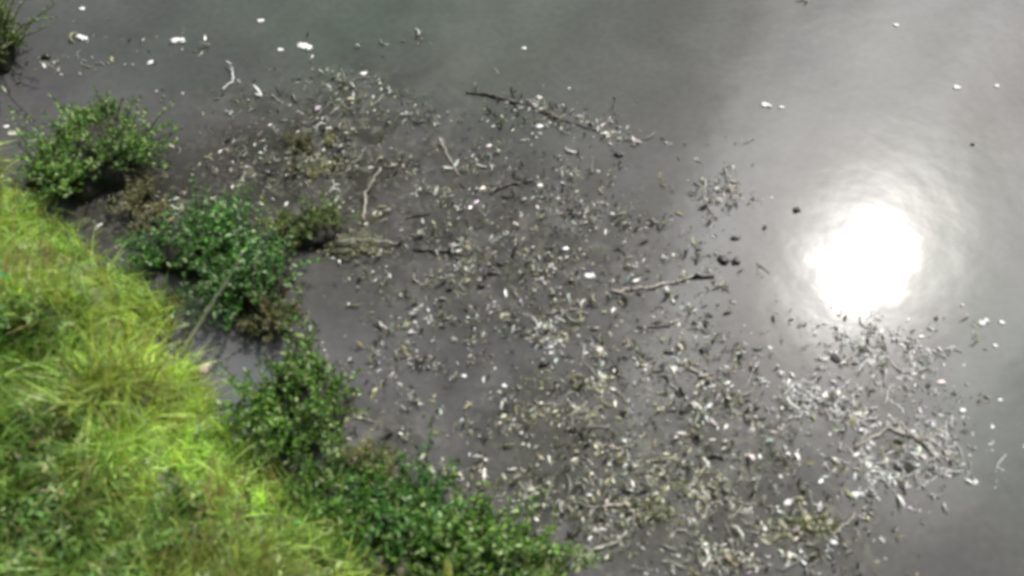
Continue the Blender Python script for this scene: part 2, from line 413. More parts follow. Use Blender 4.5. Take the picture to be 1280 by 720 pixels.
def build_grass(n_tufts, blades, seed):
    r = np.random.default_rng(seed)
    pts = []
    while len(pts) < n_tufts:
        P = np.column_stack([r.uniform(-3.3, 0.5, 4000), r.uniform(-0.6, 3.6, 4000)])
        d = edge_dist(P)
        nzz = np.array([noise.noise(Vector((x * 7, y * 7, 31))) for x, y in P]); keep = (d > -0.03 + 0.12 * nzz) & (np.array([noise.noise(Vector((x * 9, y * 9, 41))) for x, y in P]) > -0.22) & (d < 1.9) & (r.random(4000) < np.clip(1.15 - d * 0.28, 0.3, 1))
        pts += P[keep].tolist()
    pts = np.array(pts[:n_tufts]); hz = height(pts); ed = edge_dist(pts)
    NB = n_tufts * blades; SEG = 4
    V = np.zeros((NB, 2 * SEG + 1, 3), dtype=np.float32); C = np.ones((NB, 2 * SEG + 1, 4), dtype=np.float32)
    b = 0
    for i, (x, y) in enumerate(pts):
        nz1 = noise.noise(Vector((x * 2.6, y * 2.6, 5))); nz2 = noise.noise(Vector((x * 6, y * 6, 9))); nz3 = noise.noise(Vector((x * 4, y * 4, 19)))
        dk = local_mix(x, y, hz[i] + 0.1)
        base = GRN * (1 - 0.5 - nz1 * 0.6) + YEL * (0.5 + nz1 * 0.6) if True else GRN
        base = np.clip(base, 0.02, 1)
        if nz2 > 0.22: base = base * 0.65 + DRY * 0.35
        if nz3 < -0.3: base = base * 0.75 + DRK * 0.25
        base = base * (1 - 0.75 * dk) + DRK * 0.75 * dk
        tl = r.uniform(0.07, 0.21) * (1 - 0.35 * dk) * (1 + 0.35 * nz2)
        if ed[i] < 0.12: tl *= 0.75
        lean_a = -0.9 + 2.6 * nz1 + r.normal(0, 1.0)      # most tufts lean towards the water
        k = blades
        az = r.uniform(0, 2 * math.pi, k)
        out_ = r.uniform(0.2, 1.25, k)
        dx = np.cos(az) * out_ + math.cos(lean_a) * 0.35; dy = np.sin(az) * out_ + math.sin(lean_a) * 0.25
        L = tl * r.uniform(0.35, 1.15, k)
        w = r.uniform(0.0018, 0.005, k)
        bx = x + r.normal(0, 0.018, k); by = y + r.normal(0, 0.018, k)
        lift = r.uniform(0.75, 1.2, k); droop = r.uniform(0.3, 1.25, k)
        sx, sy = -dy, dx; sn = np.hypot(sx, sy) + 1e-6
        ang = r.uniform(-0.8, 0.8, k)
        sx, sy = (sx / sn) * np.cos(ang) - (sy / sn) * np.sin(ang), (sx / sn) * np.sin(ang) + (sy / sn) * np.cos(ang)
        colk = base[None, :] * (r.uniform(0.55, 1.35, k) * r.uniform(0.65, 1.3) * (1 + 0.7 * noise.noise(Vector((x * 4.5, y * 4.5, 51)))))[:, None]
        yl = r.random(k) < 0.10; colk[yl] = DRY * r.uniform(0.7, 1.3, (yl.sum(), 1))
        for sgm in range(SEG + 1):
            t = sgm / SEG
            cx = bx + dx * L * (0.35 * t + 0.45 * t * t); cy = by + dy * L * (0.35 * t + 0.45 * t * t)
            cz = hz[i] - 0.012 + L * (lift * t - droop * 0.62 * t * t * out_)
            hw = w * (1 - 0.75 * t * t) * 0.5 * 1.6
            if sgm < SEG:
                V[b:b + k, 2 * sgm] = np.column_stack([cx - sx * hw, cy - sy * hw, cz])
                V[b:b + k, 2 * sgm + 1] = np.column_stack([cx + sx * hw, cy + sy * hw, cz])
            else:
                V[b:b + k, 2 * SEG] = np.column_stack([cx, cy, cz])
        C[b:b + k, :, :3] = colk[:, None, :]
        b += k
    q = []
    for sgm in range(SEG - 1): q.append([2 * sgm, 2 * sgm + 1, 2 * sgm + 3, 2 * sgm + 2])
    nv = 2 * SEG + 1
    quads = (np.array(q)[None] + (np.arange(NB) * nv)[:, None, None]).reshape(-1, 4)
    tris = (np.array([[2 * SEG - 2, 2 * SEG - 1, 2 * SEG]])[None] + (np.arange(NB) * nv)[:, None, None]).reshape(-1, 3)
    me = bpy.data.meshes.new('grass')
    me.vertices.add(NB * nv); me.vertices.foreach_set('co', V.ravel())
    nl = quads.size + tris.size
    me.loops.add(nl); me.loops.foreach_set('vertex_index', np.concatenate([quads.ravel(), tris.ravel()]).astype(np.int32))
    npoly = len(quads) + len(tris)
    me.polygons.add(npoly)
    ls = np.concatenate([np.arange(len(quads)) * 4, len(quads) * 4 + np.arange(len(tris)) * 3]).astype(np.int32)
    me.polygons.foreach_set('loop_start', ls)
    me.update(calc_edges=True)
    ca = me.color_attributes.new('tint', 'FLOAT_COLOR', 'POINT'); ca.data.foreach_set('color', C.ravel())
    me.materials.append(M['grass'])
    me.polygons.foreach_set('use_smooth', [True] * npoly)
    o = link('grass', me)
    tag(o, 'long yellow green grass covering the sunny bank', 'grass', kind='stuff')
# ------------------------------------------------------------------ lumps: stones, algae mounds, foam
def lump(rx, ry, h, seed, sub=3, rough=0.3, flat=False):
    import bmesh
    bm = bmesh.new(); bmesh.ops.create_icosphere(bm, subdivisions=sub, radius=1.0)
    for v in bm.verts:
        n_ = noise.noise(v.co * 1.6 + Vector((seed, 0, 0))) * rough + noise.noise(v.co * 4.3 + Vector((0, seed, 0))) * rough * 0.5
        v.co *= 1 + n_
        v.co.x *= rx; v.co.y *= ry; v.co.z *= h
    mb_ = MB(); bm.verts.ensure_lookup_table()
    mb_.add([v.co.copy() for v in bm.verts], [tuple(v.index for v in f.verts) for f in bm.faces])
    bm.free()
    return mb_

build_grass(8800, 24, 3)
def ground_leaves(n):
    mb_ = MB(); k = 0
    while k < n:
        x, y = rng.uniform(-3.2, 0.4), rng.uniform(-0.4, 4.0)
        d_ = edge_dist(np.array([[x, y]]))[0]
        if d_ < -0.02 or d_ > 1.8: continue
        h_ = float(height(np.array([[x, y]]))[0]); a0 = rng.uniform(0, 6.28); z_ = rng.uniform(0.02, 0.13)
        dk = local_mix(x, y, h_ + .1)
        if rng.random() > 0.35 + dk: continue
        c_ = random.choice([(0.12, 0.24, 0.05), (0.2, 0.34, 0.07), (0.07, 0.15, 0.04), (0.34, 0.42, 0.18)])
        for q in range(5):
            L = float(rng.uniform(0.01, 0.024)); a = a0 + q * 1.25
            leaf(mb_, Vector((x + math.cos(a) * .006, y + math.sin(a) * .006, h_ + z_ + q * .004)), Vector((math.cos(a), math.sin(a), float(rng.uniform(-.1, .7)))), Vector((float(rng.normal(0, .3)), float(rng.normal(0, .3)), 1)), L, L * float(rng.uniform(.35, .6)), jit(c_, .25), 0.3)
        k += 1
    tag(link('ground_cover', mb_.mesh('ground_cover', M['foliage'], False)), 'small leafy herbs growing through the bank grass', 'herbs', kind='stuff')
ground_leaves(1500)

# ------------------------------------------------------------------ leafy weeds
def plant(name, label, cat, px, py, hw, hh, H, n_stem, palette, leaf_len=0.024, z=None, group=None, lean=0.0, leaf_w=0.4, spread=1.0, per=15, sparse=False):
    """a clump of leafy stems standing at the pixel (px, py); hw and hh half-sizes in pixels, H stem height"""
    base_z = 0.0
    c = at(px, py, base_z)
    if z is not None: c = at(px, py, z); base_z = z
    rx = (at(px + hw, py, base_z) - c).length; ry = (at(px, py - hh, base_z) - c).length
    root = bpy.data.objects.new(name, None); COL.objects.link(root); root.location = c; root.empty_display_size = 0.05
    tag(root, label, cat, group)
    st, fo = MB(), MB()
    n_stem = int(n_stem * 1.5)
    bunch = [(random.uniform(0, 6.28), math.sqrt(random.random()) * 1.05, random.choice([0.5, 0.75, 1.0, 1.2]), random.uniform(0.55, 1.25)) for _ in range(max(5, n_stem // 13))]
    for i in range(n_stem):
        bu = random.choice(bunch)
        bx_, by_ = math.cos(bu[0]) * bu[1] + random.gauss(0, .13), math.sin(bu[0]) * bu[1] + random.gauss(0, .13)
        a = math.atan2(by_, bx_); q = min(1.3, math.hypot(bx_, by_))
        b = Vector((math.cos(a) * q * rx * 0.66, math.sin(a) * q * ry * 0.66, -0.02))
        h = H * random.uniform(0.7, 1.15) * bu[2] * (1 - 0.15 * q)
        d = Vector((math.cos(a) * q * 0.5 * spread + random.gauss(0, 0.4), math.sin(a) * q * 0.5 * spread + random.gauss(0, 0.4) , 1.0))
        d.x += lean
        pts = []
        for t in (0, 0.33, 0.66, 1.0):
            w_ = d.copy(); w_.z = 0; 
            pts.append(b + Vector((0, 0, 1)) * h * t + w_ * h * (0.4 * t + 0.5 * t * t) - Vector((0, 0, h * 0.25 * t * t * min(1, w_.length))))
        tube(st, pts, [0.0028, 0.0024, 0.002, 0.0012], jit(palette[0]), 4)
        for k in range(per):
            t = 0.3 + 0.7 * ((k + random.random()) / per) ** 0.6
            f_ = t * 3; j = min(2, int(f_)); p = pts[j].lerp(pts[j + 1], f_ - j)
            ax = (pts[j + 1] - pts[j]).normalized()
            az = k * 2.4 + random.uniform(-.5, .5)
            o_ = Vector((math.cos(az), math.sin(az), 0.35 + 0.5 * t + random.uniform(-0.3, 0.3)))
            L = leaf_len * random.uniform(0.4, 1.25) * (1.15 - 0.35 * t)
            r_ = random.random()
            col = palette[1] if r_ < 0.5 else palette[2] if r_ < 0.82 else palette[3]
            leaf(fo, p, o_, Vector((random.gauss(0, .35), random.gauss(0, .35), 1)), L, L * leaf_w * random.uniform(0.8, 1.2), jit(tuple(v * bu[3] for v in col), 0.2), bend=random.uniform(0.05, 0.45))
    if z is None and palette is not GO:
        link('shade_lump', lump(rx * 0.8, ry * 0.75, H * 0.42, px * 0.01, 3, 0.4).mesh('shade_lump', M['shade_dark']), root, loc=(0, -ry * 0.12, 0))  # dark lump added under the foliage to stand in for shaded voids
    so = link('stem', st.mesh('stem', M['foliage']), root)
    fo_ = link('foliage', fo.mesh('foliage', M['foliage'], False), root); fo_['kind'] = 'stuff'
    so['kind'] = 'stuff'
    return root

GP = [(0.05, 0.05, 0.02), (0.06, 0.15, 0.02), (0.17, 0.34, 0.045), (0.38, 0.5, 0.22)]
GY = [(0.08, 0.09, 0.03), (0.10, 0.17, 0.035), (0.16, 0.23, 0.06), (0.3, 0.32, 0.16)]
GB = [(0.03, 0.045, 0.02), (0.04, 0.13, 0.022), (0.12, 0.31, 0.05), (0.36, 0.5, 0.26)]
GO = [(0.09, 0.08, 0.04), (0.14, 0.16, 0.06), (0.2, 0.2, 0.09), (0.32, 0.3, 0.2)]
G1 = 'leafy weed clumps along the waterline'
plant('weed_clump', 'rounded dark green leafy clump standing in grey water, far along the bank', 'weed clump', 130, 196, 66, 54, 0.24, 190, GP, group=G1)
plant('weed_clump', 'leafy clump cut by the upper picture edge at the far bank end', 'weed clump', 2, 72, 30, 22, 0.36, 110, GY, group=G1)
plant('weed_clump', 'low dark green clump right beside the bank, just above the leaning pale twig', 'weed clump', 240, 318, 56, 34, 0.2, 110, GB, group=G1)
plant('weed_clump', 'dark green clump touched by the upper end of the leaning pale twig', 'weed clump', 325, 352, 52, 40, 0.2, 130, GB, group=G1)
plant('weed_clump', 'small pale tipped sprig clump between the twig clump and the olive mound', 'weed clump', 385, 290, 46, 24, 0.12, 60, GY, group=G1, leaf_len=0.022)
plant('weed_clump', 'thin brownish sprigs scattered in the dark shallows above the olive fringe', 'weed clump', 400, 200, 60, 34, 0.07, 34, GO, group=G1, leaf_len=0.02)
plant('weed_clump', 'sparse brown green sprigs on the mud between the rounded clump and the next one', 'weed clump', 185, 262, 40, 26, 0.09, 40, GO, group=G1, leaf_len=0.02)
plant('weed_clump', 'broad bushy clump with yellowish top beside the grey channel', 'weed clump', 378, 505, 70, 56, 0.2, 190, GP, group=G1)
plant('weed_clump', 'yellowish sprig at the top of the broad bushy clump', 'weed clump', 355, 412, 40, 24, 0.15, 34, GO, group=G1)
plant('weed_clump', 'dark green clump tight against the grass edge, left of the largest clump', 'weed clump', 428, 632, 58, 38, 0.16, 130, GP, group=G1)
plant('weed_clump', 'sparse yellow green sprigs bridging the broad clump and the largest clump', 'weed clump', 470, 575, 40, 28, 0.12, 34, GO, group=G1)
plant('weed_clump', 'largest bright green leafy clump, spreading over the water at the lower edge', 'weed clump', 590, 705, 92, 54, 0.2, 210, GP, group=G1)
plant('weed_clump', 'blue green upright sprigs on the shaded side of the largest clump', 'weed clump', 515, 665, 56, 36, 0.19, 100, GB, group=G1)
plant('weed_clump', 'low clump of dark leaves in the mud just under the rounded clump', 'weed clump', 70, 225, 40, 24, 0.16, 50, GP, group=G1)
plant('weed_clump', 'bright small leafed clump hanging over the lower edge, right of the pale stone', 'weed clump', 640, 745, 60, 34, 0.17, 70, GY, group=G1)

G2 = 'broad leafed weeds growing in the grass'
def zb(px, py):
    z = 0.25
    for _ in range(4):
        p = at(px, py, z); z = float(height(np.array([[p.x, p.y]]))[0])
    return z
for (px, py, w, h, H, n, pal, lab) in [
    (40, 650, 60, 50, 0.15, 60, GP, 'largest dark leafy weed in the dark lower corner of the bank'),
    (130, 700, 60, 40, 0.13, 50, GP, 'dark leafy weed cut by the lower edge, in the grass'),
    (35, 560, 40, 40, 0.14, 34, GY, 'light leafy weed in the grass above the dark corner'),
    (215, 660, 44, 30, 0.12, 34, GP, 'mid green weed in the grass between the dark corner and the dry tuft'),
    (20, 400, 26, 22, 0.12, 20, GB, 'dark weed in the hollow of the grass below the turquoise leaf'),
    (385, 705, 36, 24, 0.13, 34, GY, 'bright yellow green leafy sprigs at the tip of the bank near the pale stone'),
    (325, 668, 34, 24, 0.12, 24, GY, 'bright leafy sprigs in the grass left of the bank tip'),
    (95, 245, 26, 18, 0.11, 18, GY, 'yellow green sprigs on the bank rim below the rounded clump'),
]:
    plant('leafy_weed', lab, 'weed', px, py, w, h, H * 0.8, n // 2, [tuple(v * 0.8 for v in c_) for c_ in pal], leaf_len=0.025, z=zb(px, py), group=G2)

# the turquoise leaf at the left edge, the pale upright blade, the dry tuft
mb = MB()
for k in range(5):
    leaf(mb, Vector((0, 0, 0.1)), Vector((math.cos(k * 1.3), math.sin(k * 1.3), 0.5)), Vector((0, 0, 1)), 0.065, 0.035, jit((0.08, 0.42, 0.2), 0.1), 0.3)
tube(mb, [Vector((0, 0, -0.02)), Vector((0.004, 0, 0.05)), Vector((0, 0, 0.102))], [0.003, 0.003, 0.002], (0.05, 0.2, 0.08), 5)
z0 = zb(8, 372)
tag(link('turquoise_sprig', mb.mesh('turquoise_sprig', M['foliage'], False), loc=at(8, 372, z0)), 'turquoise green rosette of leaves in a grass hollow at the picture edge', 'sprig')
mb = MB()
tube(mb, [Vector((0, 0, -0.2)), Vector((0, 0.004, -0.1)), Vector((0, 0, 0.004))], [0.003, 0.003, 0.002], (0.2, 0.28, 0.1), 5)
leaf(mb, Vector((0, 0, 0)), Vector((0.02, 0.3, 1)), Vector((0, -1, 0.2)), 0.12, 0.022, (0.45, 0.52, 0.22), 0.05, 0.2)
leaf(mb, Vector((0.004, 0, 0)), Vector((-0.3, 0.1, 0.9)), Vector((0, -1, 0.2)), 0.06, 0.012, (0.3, 0.4, 0.15), 0.2, 0.2)
tag(link('broad_blade', mb.mesh('broad_blade', M['foliage']), loc=at(561, 728, 0.2)), 'single pale upright blade in front of the largest green clump', 'grass blade')
mb = MB()
for k in range(70):
    a = random.uniform(0, 6.28); q = random.uniform(0.2, 1.1)
    leaf(mb, Vector((random.gauss(0, .02), random.gauss(0, .015), 0)), Vector((math.cos(a) * q, math.sin(a) * q, 0.9)), Vector((0, 0, 1)), random.uniform(0.07, 0.15), 0.005, jit((0.42, 0.30, 0.2), .25), random.uniform(0.1, 0.5))
z0 = zb(272, 645)
tag(link('dry_tuft', mb.mesh('dry_tuft', M['grass']), loc=at(272, 645, z0)), 'tuft of pinkish dry grass among the green near the bank tip', 'grass tuft')
mb2 = mb.mesh('dry_tuft', M['grass'])
z0 = zb(45, 360)
tag(link('dry_tuft', mb2, loc=at(50, 350, z0), rot=(0, 0, 2)), 'tuft of reddish dry grass beside the turquoise rosette', 'grass tuft')

z0 = 0.03
tag(link('stone', lump(0.035, 0.03, 0.04, 3).mesh('stone', M['stone']), loc=at(506, 712, z0)), 'pinkish pale stone at the mud edge by the tip of the bank', 'stone')
tag(link('stone', lump(0.02, 0.018, 0.018, 5).mesh('stone', M['stone']), loc=at(474, 706, z0), rot=(0, 0, 1)), 'small tan stone beside the pinkish one, nearer the grass', 'stone')
tag(link('stone', lump(0.025, 0.02, 0.02, 9).mesh('stone', M['stone']), loc=at(255, 462, 0.0), rot=(0, 0, 1)), 'pale lump lying in the grey mud channel by the foot of the leaning twig', 'stone')

def mound(px, py, rx, ry, h, lab, seed, mat='algae', cat='algae mound'):
    c = at(px, py, 0)
    wx = (at(px + rx, py) - c).length; wy = (at(px, py - ry) - c).length
    root = bpy.data.objects.new(cat.replace(' ', '_'), None); COL.objects.link(root); root.location = c
    tag(root, lab, cat, cat + 's breaking the water')
    link('mat_body', lump(wx * 0.8, wy * 0.8, h * 0.45, seed, 4, 0.9).mesh('mat_body', M[mat]), root)
    mb_ = MB()
    for k in range(int(60 + rx * 1.6)):
        a = random.uniform(0, 6.28); q = math.sqrt(random.random())
        p = Vector((math.cos(a) * q * wx, math.sin(a) * q * wy, h * math.sqrt(max(0, 1 - q * q)) * 0.4))
        L = random.uniform(0.008, 0.026)
        leaf(mb_, p, Vector((random.gauss(0, 1), random.gauss(0, 1), random.uniform(0, .8))), Vector((random.gauss(0, .3), random.gauss(0, .3), 1)), L, L * random.uniform(0.2, 0.45), jit(random.choice([(0.15, 0.16, 0.06), (0.06, 0.07, 0.02), (0.4, 0.4, 0.24), (0.08, 0.09, 0.03)]), .2), 0.3)
    l = link('leaf_scraps', mb_.mesh('leaf_scraps', M['bits'], False), root); l['kind'] = 'stuff'
mound(435, 308, 48, 16, 0.03, 'olive mound with a yellow fringe reaching out from the twig clump', 1.2)
mound(812, 640, 34, 14, 0.016, 'olive green mound with bright tips, in the lower middle of the litter', 2.9)
mound(1012, 655, 34, 12, 0.014, 'olive mound with a pale curled stem, lowest towards the open water', 4.4)
mound(395, 205, 30, 12, 0.012, 'brownish mound in the dark shallows above the olive fringe', 10.1)

# ------------------------------------------------------------------ sticks and stems
def stick(name, pts, r, mat, label, cat, twigs=0, group=None, sides=7, wob=0.6):
    pts = [(a, b, z * 0.6 if z < 0.02 else z) for a, b, z in pts]; r = r * 0.88
    P = [at(*p) for p in pts]; o_ = P[0].copy()
    sub = []
    for i in range(len(P) - 1):
        for k in range(6):
            sub.append(P[i].lerp(P[i + 1], k / 6) - o_)
    sub.append(P[-1] - o_)
    for i, s_ in enumerate(sub):
        if 0 < i < len(sub) - 1: sub[i] = s_ + Vector((random.gauss(0, r * wob), random.gauss(0, r * wob), random.gauss(0, r * wob * .6)))
    n_ = len(sub)
    mb_ = MB(); tube(mb_, sub, [r * (1 - 0.55 * i / n_) * random.uniform(0.7, 1.25) for i in range(n_)], sides=sides)
    for k in range(twigs):
        i = random.randrange(1, n_ - 1); a = random.uniform(0, 6.28); L = random.uniform(0.03, 0.08)
        tube(mb_, [sub[i], sub[i] + Vector((math.cos(a), math.sin(a), random.uniform(.1, .6))) * L * .5, sub[i] + Vector((math.cos(a + .4), math.sin(a + .4), .4)) * L], [r * .5, r * .35, r * .2], sides=5)
    ob = link(name, mb_.mesh(name, M[mat]), loc=o_)
    tag(ob, label, cat, group)
    return ob

stick('twig', [(228, 440, 0.03), (252, 400, 0.14), (280, 358, 0.32), (303, 314, 0.50)], 0.0078, 'dry_twig', 'long pale twig leaning from the mud channel up to the dark clump', 'twig', 0, wob=0.2)
stick('twig', [(214, 452, 0.01), (226, 432, 0.05), (232, 415, 0.07)], 0.003, 'bark', 'short dark twig at the foot of the leaning pale twig', 'twig')
stick('branch', [(583, 116, 0.004), (612, 118, 0.012), (640, 126, 0.014), (668, 133, 0.01), (700, 148, 0.006), (748, 164, 0.004)], 0.0065, 'bark', 'dark thin branch lying on the water at the upper rim of the litter', 'branch', 6)
stick('twig', [(455, 276, 0.0), (457, 242, 0.02), (476, 209, 0.05)], 0.0062, 'pale_twig', 'pale twig sticking out of the dark shallows above the olive fringe', 'twig')
stick('twig', [(614, 241, 0.004), (627, 224, 0.03), (637, 207, 0.06)], 0.0055, 'pale_twig', 'short whitish twig tilted over a dark twig in the upper middle', 'twig')
stick('twig', [(618, 238, 0.006), (640, 229, 0.01), (666, 226, 0.008)], 0.006, 'bark', 'dark curved twig crossing the foot of the whitish tilted twig', 'twig')
stick('branch', [(764, 363, 0.003), (800, 361, 0.008), (835, 354, 0.01), (874, 343, 0.012)], 0.0065, 'pale_twig', 'longest greyish branch lying flat, pointing at the sun glare', 'branch', 1)
stick('twig', [(868, 346, 0.01), (893, 345, 0.012)], 0.008, 'dark', 'blackened stub at the end of the longest greyish branch', 'twig')
stick('twig', [(870, 330, 0.004), (870, 308, 0.03)], 0.004, 'bark', 'small upright dark twig just above the tip of the longest branch', 'twig')
stick('twig', [(517, 312, 0.005), (545, 313, 0.01), (577, 318, 0.008)], 0.0065, 'dark', 'black twig lying level, left of the dark leaf heap', 'twig', 2)
stick('twig', [(508, 273, 0.004), (538, 266, 0.006)], 0.005, 'dark', 'short black twig above the level black twig', 'twig')
stick('twig', [(549, 172, 0.02), (560, 195, 0.01), (574, 220, 0.004)], 0.005, 'pale_twig', 'pale knobbly stem slanting down in the upper part of the litter', 'stem', 3)
stick('twig', [(740, 218, 0.0), (741, 195, 0.04)], 0.0045, 'pale_twig', 'pale stub standing upright below the thin dark branch', 'twig')
stick('twig', [(640, 322, 0.0), (648, 298, 0.04)], 0.0055, 'dark', 'black stub standing up in the middle of the litter', 'twig')
stick('twig', [(797, 409, 0.004), (838, 408, 0.006)], 0.0045, 'bark', 'thin dark twig lying level below the longest greyish branch', 'twig')
stick('twig', [(420, 301, 0.03), (458, 300, 0.035), (497, 304, 0.01)], 0.005, 'strand', 'yellowish stem on top of the olive fringe mound', 'stem')
stick('twig', [(278, 112, 0.003), (292, 100, 0.01), (290, 84, 0.02), (283, 76, 0.02)], 0.005, 'foam', 'white curled stem near the rounded clump, alone in open water', 'stem')
stick('twig', [(752, 634, 0.006), (780, 630, 0.016), (792, 642, 0.012), (806, 650, 0.005)], 0.006, 'pale_twig', 'pale hooked stem touching the bright tipped olive mound', 'stem', 2)
stick('twig', [(745, 552, 0.006), (765, 560, 0.01), (790, 558, 0.004)], 0.005, 'pale_twig', 'pale curved stem lying flat above the hooked stem', 'stem')
stick('twig', [(722, 700, 0.004), (742, 686, 0.012), (772, 678, 0.015), (780, 668, 0.01)], 0.0065, 'strand', 'thick pale bent stem right of the largest green clump', 'stem', 2)
stick('twig', [(684, 392, 0.004), (716, 386, 0.008), (735, 392, 0.004)], 0.004, 'pale_twig', 'thin pale stem leading into a cluster of white scraps', 'stem')
stick('twig', [(1038, 668, 0.004), (1060, 655, 0.012), (1068, 640, 0.016)], 0.0055, 'strand', 'pale curled stem on the lowest olive mound', 'stem')
stick('twig', [(1068, 560, 0.006), (1110, 535, 0.01), (1160, 548, 0.012), (1200, 580, 0.004)], 0.005, 'pale_twig', 'long arched stem in the bright raft below the sun glare', 'stem', 3)
stick('twig', [(1120, 525, 0.004), (1160, 560, 0.01), (1190, 590, 0.004)], 0.005, 'pale_twig', 'straight stem crossing the long arched one below the glare', 'stem', 2)
stick('twig', [(850, 455, 0.006), (880, 468, 0.012), (905, 475, 0.004)], 0.0055, 'pale_twig', 'pale stem slanting down between the dark branch tip and bright raft', 'stem', 2)
stick('twig', [(946, 329, 0.004), (962, 342, 0.004)], 0.002, 'bark', 'hair thin short stem next to the left side of the sun glare', 'stem')
stick('twig', [(648, 372, 0.0), (640, 358, 0.02)], 0.004, 'pale_twig', 'tiny pale peg under the black upright stub', 'twig')
stick('twig', [(340, 118, 0.01), (350, 128, 0.004)], 0.004, 'pale_twig', 'small pale peg in open water right of the white curled stem', 'twig')

# ------------------------------------------------------------------ rafts of tangled wet weed
def raft(px, py, rx, ry, n_strand, n_leaf, label, tilt=0.0, cols=None, thick=0.0027):
    c = at(px, py, 0)
    root = bpy.data.objects.new('weed_raft', None); COL.objects.link(root); root.location = c
    tag(root, label, 'floating weed', 'tangled rafts of wet weed floating on the water')
    A, B = MB(), MB()
    cols = cols or [(0.42, 0.43, 0.38), (0.3, 0.31, 0.24), (0.55, 0.55, 0.5)]
    ct, sn_ = math.cos(tilt), math.sin(tilt)
    def P(u, v):
        x, y = u * rx, v * ry
        return at(px + x * ct - y * sn_, py + x * sn_ + y * ct, 0) - c
    n_leaf = int(n_leaf * (1.1 if cols is WH_GLINT else 0.8))
    def spot():
        while True:
            u, v = random.gauss(0, 0.7), random.gauss(0, 0.7)
            q = P(u, v) + c
            if noise.noise(Vector((q.x * 13, q.y * 13, 17))) + 0.5 * noise.noise(Vector((q.x * 31, q.y * 31, 27))) > random.uniform(-0.25, 0.3): return q - c
    for k in range(int(n_strand * (1.3 if cols is WH_GLINT else 1.2))):
        h = random.uniform(0, 6.28); L = random.choice([random.uniform(0.012, 0.04), random.uniform(0.03, 0.11)]); p = spot(); dz = random.uniform(-0.006, 0.001); pts = []; cv = random.gauss(0, 0.55)
        for s_ in range(5):
            pts.append(p + Vector((0, 0, dz + 0.014 * math.sin(s_ / 4 * math.pi) * random.random())))
            h += cv + random.gauss(0, 0.3); p = p + Vector((math.cos(h), math.sin(h), 0)) * L / 4
        tube(A, pts, [thick * random.uniform(.5, 1.1) * x for x in (0.6, 1, 1, .9, .4)], sides=5)
    for k in range(n_leaf):
        p = spot() + Vector((0, 0, random.uniform(-0.003, 0.005)))
        L = random.choice([random.uniform(0.006, 0.018), random.uniform(0.012, 0.03)])
        leaf(B, p, Vector((random.gauss(0, 1), random.gauss(0, 1), random.uniform(-.05, .4))), Vector((random.gauss(0, .22), random.gauss(0, .22), 1)), L, L * random.uniform(0.25, 0.55), jit(random.choice(cols), .2), random.uniform(0, .4))
    a_ = link('strands', A.mesh('strands', M['glint_strand' if cols is WH_GLINT else 'strand']), root); a_['kind'] = 'stuff'
    b_ = link('leaf_scraps', B.mesh('leaf_scraps', M['bits'], False), root); b_['kind'] = 'stuff'

WH_GLINT = [(0.6, 0.61, 0.6), (0.74, 0.74, 0.72), (0.25, 0.26, 0.22)]  # whitish colours carry the sun's glint on wet weed
OL = [(0.22, 0.235, 0.1), (0.4, 0.41, 0.25), (0.05, 0.055, 0.025), (0.6, 0.6, 0.5), (0.12, 0.14, 0.05)]
raft(1115, 445, 62, 26, 60, 150, 'bright wide raft of wet weed whitened by painted sun glint touching the bottom of the glare', 0.35, WH_GLINT)
raft(1150, 558, 60, 36, 70, 170, 'bright lace of wet weed crossed by two long stems', 0.1, WH_GLINT)
raft(1085, 580, 28, 20, 24, 60, 'small whitish raft at the left foot of the crossed stems', 0.4, WH_GLINT)
raft(1006, 492, 44, 26, 34, 100, 'loose whitish raft left of the two bright ones', 0.2, WH_GLINT)
raft(1060, 512, 36, 16, 20, 70, 'narrow string of glint whitened weed linking the bright rafts', 0.5, WH_GLINT)
raft(905, 500, 40, 22, 22, 70, 'thin grey raft with dark gaps left of the loose whitish raft', 0.4)
raft(700, 510, 56, 24, 24, 110, 'yellowish ring of curled weed below the middle', -0.1, OL)
raft(750, 490, 30, 16, 12, 55, 'pale curled scraps touching the yellowish ring on its right', 0, OL)
raft(690, 420, 26, 20, 10, 60, 'tight cluster of white scraps at the end of a thin pale stem', 0.6, WH_GLINT)
raft(900, 235, 26, 26, 12, 60, 'dark and pale tangle just left of the sun glare', 0, [(0.05, 0.05, 0.03), (0.3, 0.3, 0.2), (0.5, 0.5, 0.42)])
raft(735, 262, 34, 16, 14, 60, 'dark speckled tangle in the upper middle of the litter', 0.2, [(0.04, 0.04, 0.03), (0.3, 0.3, 0.24), (0.45, 0.45, 0.4)])
raft(455, 120, 46, 20, 14, 70, 'greenish fringe of weed at the upper rim of the litter', 0.2, OL)
raft(690, 142, 60, 10, 16, 70, 'narrow line of scraps caught along the dark branch', 0.42)
raft(780, 172, 46, 9, 12, 50, 'pale scraps trailing off beyond the end of the dark branch', 0.12)
raft(575, 330, 48, 24, 18, 60, 'heap of black rotting leaves in the middle of the litter', 0.3, [(0.02, 0.02, 0.016), (0.05, 0.05, 0.04), (0.3, 0.3, 0.26)])
raft(830, 600, 70, 26, 26, 110, 'long olive raft of scraps below the thin grey raft', 0.3, OL)
raft(910, 640, 60, 30, 26, 100, 'speckled raft between the two olive mounds', 0.4)
raft(1010, 650, 50, 26, 22, 80, 'greenish white scraps gathered round the lowest olive mound', 0.1, OL)
raft(900, 700, 60, 18, 16, 70, 'pale scraps on the lower picture edge left of the lowest mound', 0.1)
raft(720, 620, 56, 22, 18, 80, 'brownish scraps right of the largest green clump', 0.2, OL)
raft(420, 175, 46, 30, 22, 60, 'faint grey strands in the dark shallows at upper left of the litter', 0.8)
raft(95, 82, 44, 8, 8, 30, 'thin pale scraps in open water above the rounded clump', 0.1)
raft(420, 520, 30, 18, 10, 40, 'pale scraps along the outer foot of the broad bushy clump', 0.3, OL)
